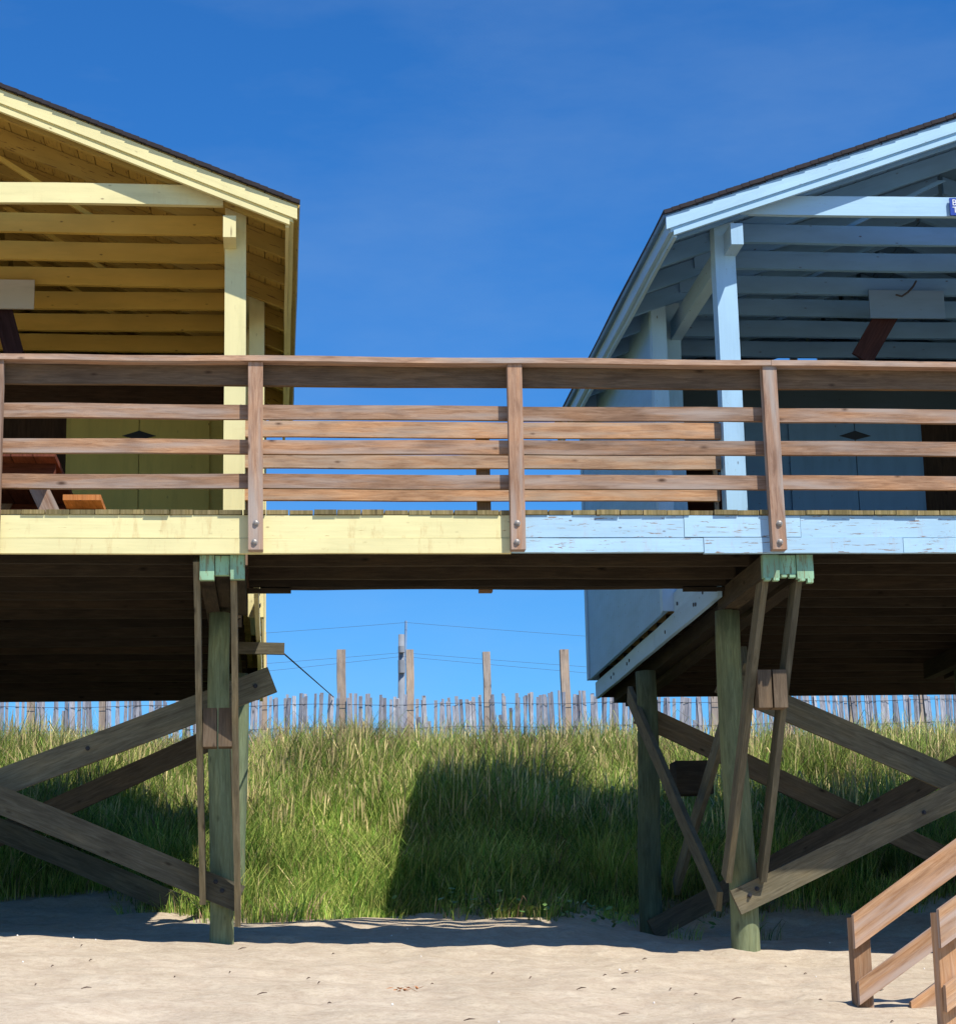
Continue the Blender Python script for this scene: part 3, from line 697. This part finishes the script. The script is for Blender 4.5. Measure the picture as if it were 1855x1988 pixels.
# ---------------------------------------------------------------- things hung in the porches
def hanging(side_x0, side_x1, lab, mat):
    o = MB().box(side_x0, side_x1, 14.58, 14.60, 4.752, 4.975, 'X').build('hanging_board', mat, None, label=lab, cat='board', group='boards hung under the porch ceilings')
    return o
hanging(4.513, 5.101, 'grey blue rectangular board hung from the ceiling beams of the blue porch', 'greyblue')
hanging(-2.36, -1.765, 'beige rectangular board hung from the ceiling beams of the yellow porch', 'whiteboard')
def slant(p0, p1, wd, lab):
    p0, p1 = V(p0), V(p1); dv = (p1-p0).normalized()
    MB().board(p0, p1, dv.cross(V((0, 1, 0))).normalized()*wd, (0, 0.03, 0)).build('slanted_plank', 'darkred', None, label=lab, cat='plank', group='dark planks hanging below the porch boards')
slant(at(1724, 606, 14.68), at(1672, 697, 14.68), 0.17, 'dark red plank slanting down to the left below the hanging board of the blue porch')
slant(at(2, 590, 14.68), at(28, 689, 14.68), 0.14, 'dark plank slanting down to the right below the hanging board of the yellow porch')
cw_ = MB()
cp = [at(*q) for q in ((1778, 545, 14.52), (1772, 556, 14.52), (1762, 567, 14.50), (1750, 575, 14.5), (1738, 572, 14.5))]
cw_.tube(cp, 0.008, 6).build('loose_cable', 'wire', None, label='short curved cable above the hanging board in the blue porch', cat='cable')
# sign on the blue tie beam
sg = empty('sign', (4.76, 12.93, 4.955), label='small blue enamel sign with white lettering on the front beam of the blue house', cat='sign')
MB().box(4.612, 4.86, 12.924, 12.938, 4.957, 5.082, 'X').build('sign_plate', 'signblue', sg)
def text(body, size, loc, mat, parent, ext=0.0008):
    c = bpy.data.curves.new('lettering', 'FONT'); c.body = body; c.size = size; c.extrude = ext
    t_ = bpy.data.objects.new('lettering', c); col.objects.link(t_)
    bpy.context.view_layer.update()
    me_ = bpy.data.meshes.new_from_object(t_); bpy.data.objects.remove(t_)
    o = bpy.data.objects.new('lettering', me_); col.objects.link(o); me_.materials.clear(); me_.materials.append(M[mat])
    o.parent = parent; o.location = V(loc)-parent.location; o.rotation_euler = (R(90), 0, 0); return o
text('B', 0.062, (4.626, 12.9225, 5.028), 'signwhite', sg)
text('T', 0.062, (4.627, 12.9225, 4.975), 'signwhite', sg)
text('T', 0.062, (4.664, 12.9225, 4.975), 'signwhite', sg)

# ---------------------------------------------------------------- porch furniture
def picnic(x0, y0, lab, mirror=1):
    P = empty('picnic_table', (x0, y0, ZD), label=lab, cat='picnic table')
    X = lambda u: x0+mirror*u
    def bx(u0, u1, ya, yb, za, zb, nm, axis='Y', mat='red'):
        a_, b_ = sorted((X(u0), X(u1))); return MB().box(a_, b_, ya, yb, za, zb, axis, warp=0.001, seg=4).build(nm, mat, P)
    for k in range(5): bx(-0.36+0.146*k, -0.22+0.146*k, y0-0.85, y0+0.85, ZD+0.712, ZD+0.75, 'top_plank')
    bx(-0.35, 0.35, y0-0.65, y0-0.61, ZD+0.62, ZD+0.711, 'top_cleat', 'X'); bx(-0.35, 0.35, y0+0.61, y0+0.65, ZD+0.62, ZD+0.711, 'top_cleat', 'X')
    for sgn in (-1, 1):
        for k in range(1): bx(sgn*0.55-0.125, sgn*0.55+0.125, y0-0.85, y0+0.85, ZD+0.412, ZD+0.45, 'seat_plank', mat='orange' if sgn*mirror > 0 else 'red')
        for yy in (-0.60, 0.60):
            p0 = V((X(sgn*0.16), y0+yy, ZD+0.71)); p1 = V((X(sgn*0.50), y0+yy, ZD+0.004)); 
            MB().board(p0, p1, (0.14, 0, 0), (0, 0.038, 0), warp=0.001).build('leg', 'railpost', P)
    for yy in (-0.56, 0.64): bx(-0.66, 0.66, y0+yy-0.019, y0+yy+0.019, ZD+0.32, ZD+0.411, 'seat_support', 'X')
    return P
picnic(-1.84, 14.40, 'dark red wooden picnic table standing end-on in the yellow porch')
# open wooden rack in the rear left corner of the blue porch
rk = empty('storage_rack', (3.45, 16.2, ZD), label='dark brown wooden storage rack in the left rear corner of the blue porch', cat='rack')
for z0_, z1_ in ((1.32, 1.45), (0.98, 1.12), (0.45, 0.57)):
    MB().box(3.05, 3.72, 16.0, 16.45, ZD+z0_, ZD+z1_, 'X').build('shelf', 'red', rk)
MB().box(3.06, 3.70, 16.46, 16.49, ZD, ZD+1.45, 'X').build('back_panel', 'darkwood_and_shade', rk)
for xx in (3.06, 3.545):
    MB().box(xx, xx+0.035, 15.96, 15.998, ZD+0.002, ZD+1.42, 'Z').build('upright', 'fresh', rk)

# ---------------------------------------------------------------- beach stairs in the right foreground
st = empty('beach_stairs', (4.0, 9.4, gz(3.0, 9.4)), label='plain pine stairs with slanted handrails climbing to the right out of the sand', cat='stairs')
sl_ = 0.655; TOPX = 6.2
def handrail(y, x0, ztop, zbase):
    # posts
    for k, xp in enumerate((x0, x0+1.6, x0+3.1)):
        zt = ztop+sl_*(xp-x0)
        b0 = gz(xp, y)-0.25 if k < 2 else gz(xp, y)-0.2
        MB().board((xp+0.044, y+0.066, b0), (xp+0.044, y+0.066, zt-0.012), (0.087, 0, 0), (0, 0.085, 0), warp=0.001).build('rail_post', 'fresh', st)
    def sloped(zoff, hgt, x_a, x_b, nm, th=0.036, yy=0.0, mat='fresh'):
        MB().board((x_a, y+yy, ztop+zoff-hgt/2+sl_*(x_a-x0)), (x_b, y+yy, ztop+zoff-hgt/2+sl_*(x_b-x0)), (0, 0, hgt), (0, th, 0), warp=0.002).build(nm, mat, st)
    sloped(0.0, 0.163, x0-0.001, TOPX, 'handrail')
    sloped(-0.322, 0.112, x0+0.006, TOPX, 'middle_rail')
    sloped(-0.62, 0.20, x0+0.30, TOPX, 'stringer', th=0.038, yy=0.13)
pf = at(1654, 1768, 9.97); pn = at(1811, 1757, 8.75)
handrail(10.0, pf.x+0.008, pf.z-0.02, 0)
handrail(8.72, pn.x+0.008, pn.z-0.02, 0)
for k in range(12):
    x_ = 3.45+0.30*k; z_ = gz(3.4, 9.4)+0.10+0.195*k
    MB().box(x_, x_+0.28, 8.87, 10.09, z_-0.038, z_, 'Y').build('tread', 'fresh', st)

# ---------------------------------------------------------------- sand fence on the dune crest
FX = [-5.2, -4.2, -3.16, -2.24, -1.17, -0.17, 0.867, 1.778, 2.80, 3.848, 4.847, 5.864, 6.817, 7.763, 8.736, 9.7, 10.7]
fn = empty('sand_fence', (2.8, 27.0, gz(2.8, 27)), label='grey picket sand fence with tall square posts on the crest of the dune', cat='fence')
tops = {-0.17: 4.34, 0.867: 4.10, 1.778: 4.095, 2.80: 4.06, 3.848: 4.085}
for i, x in enumerate(FX):
    zt = tops.get(x, 4.02+rnd.uniform(-.05, .06)); ln = rnd.uniform(-0.03, 0.03)
    MB().board((x+ln, 27.0, gz(x, 27)-0.3), (x, 27.0, zt), (0.098 if i % 3 else 0.115, 0, 0), (0, 0.10, 0), warp=0.006).build('fence_post', 'fencepost', fn)
for i in range(len(FX)-1):
    pk = MB(); x = FX[i]+0.07
    while x < FX[i+1]-0.05:
        z0 = gz(x, 26.9)-0.05; zt = 3.47+rnd.uniform(-.055, .035)+0.03*math.sin(x*2.1)
        if rnd.random() < 0.06: zt -= rnd.uniform(0.1, 0.4)
        ln = rnd.gauss(0, 0.034)+0.03*math.sin(x*1.3+1); wd = rnd.uniform(0.034, 0.052); yw = rnd.uniform(-0.012, 0.012)
        a_ = rnd.uniform(-0.5, 0.5)
        pk.board((x, 26.93+yw, z0), (x+ln, 26.93+yw, zt), (wd*math.cos(a_), wd*math.sin(a_), 0), (-0.009*math.sin(a_), 0.009*math.cos(a_), 0), seg=2, warp=0.003)
        x += rnd.uniform(0.042, 0.057)
    pk.build('pickets', 'picket', fn)
for zz in (3.36, 3.05):
    pts = []; x = FX[0]
    while x < FX[-1]: pts.append((x, 26.915, zz+0.012*math.sin(x*3))); x += 0.25
    MB().tube(pts, 0.0035, 5).build('fence_wire', 'wire', fn)

# ---------------------------------------------------------------- utility pole and wires far behind
up = empty('utility_pole', (4.85, 80, 0.3), label='distant grey utility pole behind the fence with a pale pole top bracket', cat='utility pole')
MB().tube([(4.84, 80, 0.0), (4.88, 80, 7), (4.95, 80, 12.75)], [0.19, 0.16, 0.12], 12).build('pole', 'polewood', up, smooth=True)
MB().tube([(5.02, 80, 10.6), (5.10, 80, 12.2), (5.14, 80, 13.3)], [0.06, 0.055, 0.05], 8).build('pole_top_bracket', 'greyblue', up)
MB().tube([(4.93, 79.8, 12.0), (4.93, 79.8, 12.25)], 0.13, 10).build('insulator', 'polewood', up)
MB().tube([(4.93, 79.85, 11.2), (4.93, 79.85, 11.7)], 0.14, 10).build('transformer', 'polewood', up)
def wire(p0, p1, sag, r=0.014):
    p0, p1 = V(p0), V(p1); pts = []
    for i in range(25):
        u = i/24; p = p0.lerp(p1, u); p.z -= 4*sag*u*(1-u); pts.append(p)
    return MB().tube(pts, r, 4)
wr = empty('power_lines', (4.9, 80, 9.0), label='three thin power lines sagging left and right from the distant pole', cat='power line')
for (xz, L_, R_) in (((5.12, 13.2), (-25, 80, 11.9), (40, 80, 11.2)), ((4.95, 12.0), (-25, 80, 10.6), (40, 80, 9.9)), ((4.95, 11.85), (-25, 80, 9.6), (40, 80, 9.3))):
    wire((xz[0], 79.8, xz[1]), L_, 0.25, 0.0055).build('wire', 'wire', wr); wire((xz[0], 79.8, xz[1]), R_, 0.25, 0.0055).build('wire', 'wire', wr)
wire(at(552, 1270, 14.93), (0.76, 26.9, 3.46), 0.0, 0.008).build('guy_cable', 'wire', None, label='thin dark cable slanting down from the yellow house to the fence', cat='cable')

# ---------------------------------------------------------------- dune grass (one mesh of many blades)
rs = np.random.RandomState(11)
def smooth(a_, b_, x): 
    t_ = np.clip((x-a_)/(b_-a_), 0, 1); return t_*t_*(3-2*t_)
TX, TY = [], []
def in_view(x, y): return (-0.20*y-0.5) < x < (0.40*y+0.6)
cand = 0; area = 0
tuft = []
NT = 11300
while len(tuft) < NT:
    y = 14.7+(26.9-14.7)*rs.rand(); x = -0.20*27-0.5+(0.60*27+1.1)*rs.rand()
    if not in_view(x, y): continue
    e = edge(x)
    if y < e and rs.rand() > 0.05*max(0.0, 1-(e-y)/0.7)+0.004: continue
    tuft.append((x, y))
TA, PB = [], []
allv, cols = [], []
rows = []
for (x, y) in tuft:
    z = gz(x, y)
    hn = noise.noise((x*0.7, y*0.7, 40)); cn = noise.noise((x*0.9, y*0.9, 60)); dn = noise.noise((x*1.6, y*1.0, 80))
    up_ = min(1, max(0, (y-19.5)/5.0))
    h = (0.40+0.28*hn+0.07*up_)*(0.28+0.72*min(1, max(0, (y-edge(x))/1.4)))
    wgt = up_*0.85+1.1*cn
    rows.append((x, y, z, h, wgt, dn))
rows = np.array(rows)
nb = 40
x = np.repeat(rows[:, 0], nb); y = np.repeat(rows[:, 1], nb); z = np.repeat(rows[:, 2], nb)
h = np.repeat(rows[:, 3]*rs.uniform(0.55, 1.35, len(rows)), nb); wg = np.repeat(rows[:, 4], nb); dn = np.repeat(rows[:, 5], nb)
tb = np.repeat(rs.uniform(0.62, 1.30, len(rows))*np.array([0.88+0.75*noise.noise((a*1.3, b*1.1, 90)) for a, b in tuft]), nb); twd = np.repeat(rs.randn(len(rows))*0.5, nb)
K = len(x)
ang = rs.rand(K)*2*np.pi; rr = 0.12*np.sqrt(rs.rand(K))
bx = x+rr*np.cos(ang); by = y+rr*np.sin(ang)
hh = h*(0.50+0.75*rs.rand(K)**1.4); arch = rs.rand(K) < 0.24; hh = np.where(arch, hh*1.30, hh)
lean = hh*np.where(arch, 0.45+0.45*rs.rand(K), 0.06+0.38*rs.rand(K)**1.4)
la = ang+rs.randn(K)*0.7
dx = lean*np.cos(la)+0.16*hh*(rs.rand(K)+twd); dy = lean*np.sin(la)
wd = 0.0017+0.0027*rs.rand(K)
stalk = (rs.rand(K) < 0.035) & (y > 18.5)          # thin seed stalks standing above the tufts
hh = np.where(stalk, h*1.25, hh); wd = np.where(stalk, 0.0022, wd); dx = np.where(stalk, dx*0.5, dx); dy = np.where(stalk, dy*0.5, dy)
fa = rs.rand(K)*np.pi; wx = np.cos(fa)*wd; wy = np.sin(fa)*wd
P_ = np.zeros((K, 7, 3))
prof_ = [(0.0, 1.0, 0.0), (0.42, 0.9, 0.20), (0.78, 0.62, 0.60)]
drop = np.where(arch, 0.30, 0.0)
for i, (t_, ww, b_) in enumerate(prof_):
    ww_ = np.where(stalk & (i == 2), 3.2, ww)
    cx = bx+dx*b_; cy = by+dy*b_; cz = z-0.02+hh*t_*(1-0.10*b_)
    P_[:, 2*i, :] = np.stack([cx-wx*ww_, cy-wy*ww_, cz], 1); P_[:, 2*i+1, :] = np.stack([cx+wx*ww_, cy+wy*ww_, cz], 1)
P_[:, 6, :] = np.stack([bx+dx, by+dy, z+hh*(0.93-0.25*(lean/hh)-drop)], 1)
base_ = (np.arange(K)*7)[:, None]
loops = np.concatenate([base_+np.array([[0, 1, 3, 2]]), base_+np.array([[2, 3, 5, 4]]), base_+np.array([[4, 5, 6]])], 1).ravel()
lst = np.tile([4, 4, 3], K); lstart = np.concatenate([[0], np.cumsum(lst)[:-1]])
me = bpy.data.meshes.new('dune_grass'); me.vertices.add(K*7); me.vertices.foreach_set('co', P_.ravel())
me.loops.add(len(loops)); me.loops.foreach_set('vertex_index', loops.astype(np.int32))
me.polygons.add(K*3); me.polygons.foreach_set('loop_start', lstart.astype(np.int32)); me.polygons.foreach_set('loop_total', lst.astype(np.int32))
me.update(calc_edges=True)
green = np.array([0.165, 0.325, 0.040]); lime = np.array([0.46, 0.47, 0.13]); deep = np.array([0.065, 0.15, 0.02]); straw = np.array([0.66, 0.54, 0.26]); mauve = np.array([0.34, 0.20, 0.15])
u = rs.rand(K); 
c_ = green[None]*(1-u[:, None])+lime[None]*u[:, None]
c_ = np.where((rs.rand(K) < 0.25+0.3*dn)[:, None], deep[None], c_)
sp = np.clip(0.04+0.27*wg, 0.03, 0.55)
isst = rs.rand(K) < sp; ismv = isst & (rs.rand(K) < np.clip(0.25+0.7*wg, 0, 0.75))
c_ = np.where(isst[:, None], straw[None], c_); c_ = np.where(ismv[:, None], mauve[None], c_)
c_ = np.where(stalk[:, None], straw[None]*0.9, c_)
c_ *= ((0.86+0.58*rs.rand(K))*tb)[:, None]
ca = me.color_attributes.new('Col', 'FLOAT_COLOR', 'POINT')
cv = np.ones((K, 7, 4)); cv[:, :, :3] = c_[:, None, :]
ca.data.foreach_set('color', cv.ravel())
me.materials.append(M['grass'])
gr = bpy.data.objects.new('dune_grass', me); col.objects.link(gr)
tag(gr, 'tall green and straw coloured dune grass covering the slope below the fence', 'grass', kind='stuff')

# low leafy vine at the foot of the dune
def leaves(name, cx0, cx1, cy0, cy1, nn, lab):
    mb = MB()
    for _ in range(nn):
        x = rnd.uniform(cx0, cx1); y = rnd.uniform(cy0, cy1)
        if noise.noise((x*2.2, y*2.2, 4)) < -0.05: continue
        z = gz(x, y)+rnd.uniform(0.02, 0.16); r = rnd.uniform(0.012, 0.026); a_ = rnd.uniform(0, 6.28); tl = rnd.uniform(-0.6, 0.6); t2 = rnd.uniform(-0.9, 0.3)
        e1 = V((math.cos(a_), math.sin(a_), tl)).normalized()*r*1.5; e2 = V((-math.sin(a_), math.cos(a_), t2)).normalized()*r
        c = V((x, y, z)); mb.poly([c-e1, c-e1*0.3+e2, c+e1*0.5+e2*0.7, c+e1, c+e1*0.5-e2*0.7, c-e1*0.3-e2], rnd.random())
    return mb.build(name, 'leaf', None, label=lab, cat='ground cover', kind='stuff')
m, n, l, b = newmat('vine_leaf'); M['leaf'] = m
t = tint(n); rc = ramp(n, l, t.outputs['Fac'], [(0.0, (0.05, 0.13, 0.02)), (0.6, (0.12, 0.26, 0.05)), (1.0, (0.25, 0.30, 0.10))]); l.new(rc.outputs[0], b.inputs['Base Color'])
b.inputs['Roughness'].default_value = 0.5
leaves('beach_vine', 0.9, 3.4, 15.6, 16.4, 380, 'low leafy vine spreading at the foot of the grassy dune')

# debris on the open sand
db = MB()
for _ in range(60):
    x = rnd.uniform(-2.0, 4.2); y = rnd.uniform(8.2, 13.0)**1.0
    z = gz(x, y)+0.004; a_ = rnd.gauss(0, 0.5); L_ = rnd.choice((0.012, 0.02, 0.02, 0.03, 0.05)); 
    p0 = V((x, y, z)); p1 = p0+V((math.cos(a_)*L_, math.sin(a_)*L_, rnd.uniform(0, 0.012)))
    db.tube([p0, (p0+p1)/2+V((0, 0, 0.004)), p1], [0.002, 0.004, 0.0015], 5)
db.build('beach_litter', 'twig', None, label='scattered dark twigs and seaweed bits on the open sand', cat='beach litter', kind='stuff')
sb_ = MB()
for _ in range(26):
    x = rnd.uniform(-2.0, 4.2); y = rnd.uniform(8.2, 15.0); z = gz(x, y)+0.003; r = rnd.uniform(0.004, 0.008)
    sb_.tube([(x, y, z-0.003), (x, y, z+r*0.5), (x, y, z+r)], [r, r*0.85, r*0.2], 6)
sb_.build('shell_fragments', 'shell', None, label='tiny white shell fragments sprinkled over the sand', cat='shells', kind='stuff')
q = at(790, 1906, 10.6); lf = MB()
for _ in range(26):
    c = V((q.x+rnd.gauss(0, 0.035), 10.6+rnd.gauss(0, 0.03), 0)); c.z = gz(c.x, c.y)+rnd.uniform(0.006, 0.03); a_ = rnd.uniform(0, 6.28)
    e1 = V((math.cos(a_), math.sin(a_), rnd.uniform(-.4, .4)))*0.022; e2 = V((-math.sin(a_), math.cos(a_), rnd.uniform(-.4, .4)))*0.008
    lf.poly([c-e1, c+e2, c+e1, c-e2], rnd.random())
lf.build('dry_seaweed_clump', 'leafor', None, label='small clump of dry orange seaweed lying on the open sand', cat='seaweed')
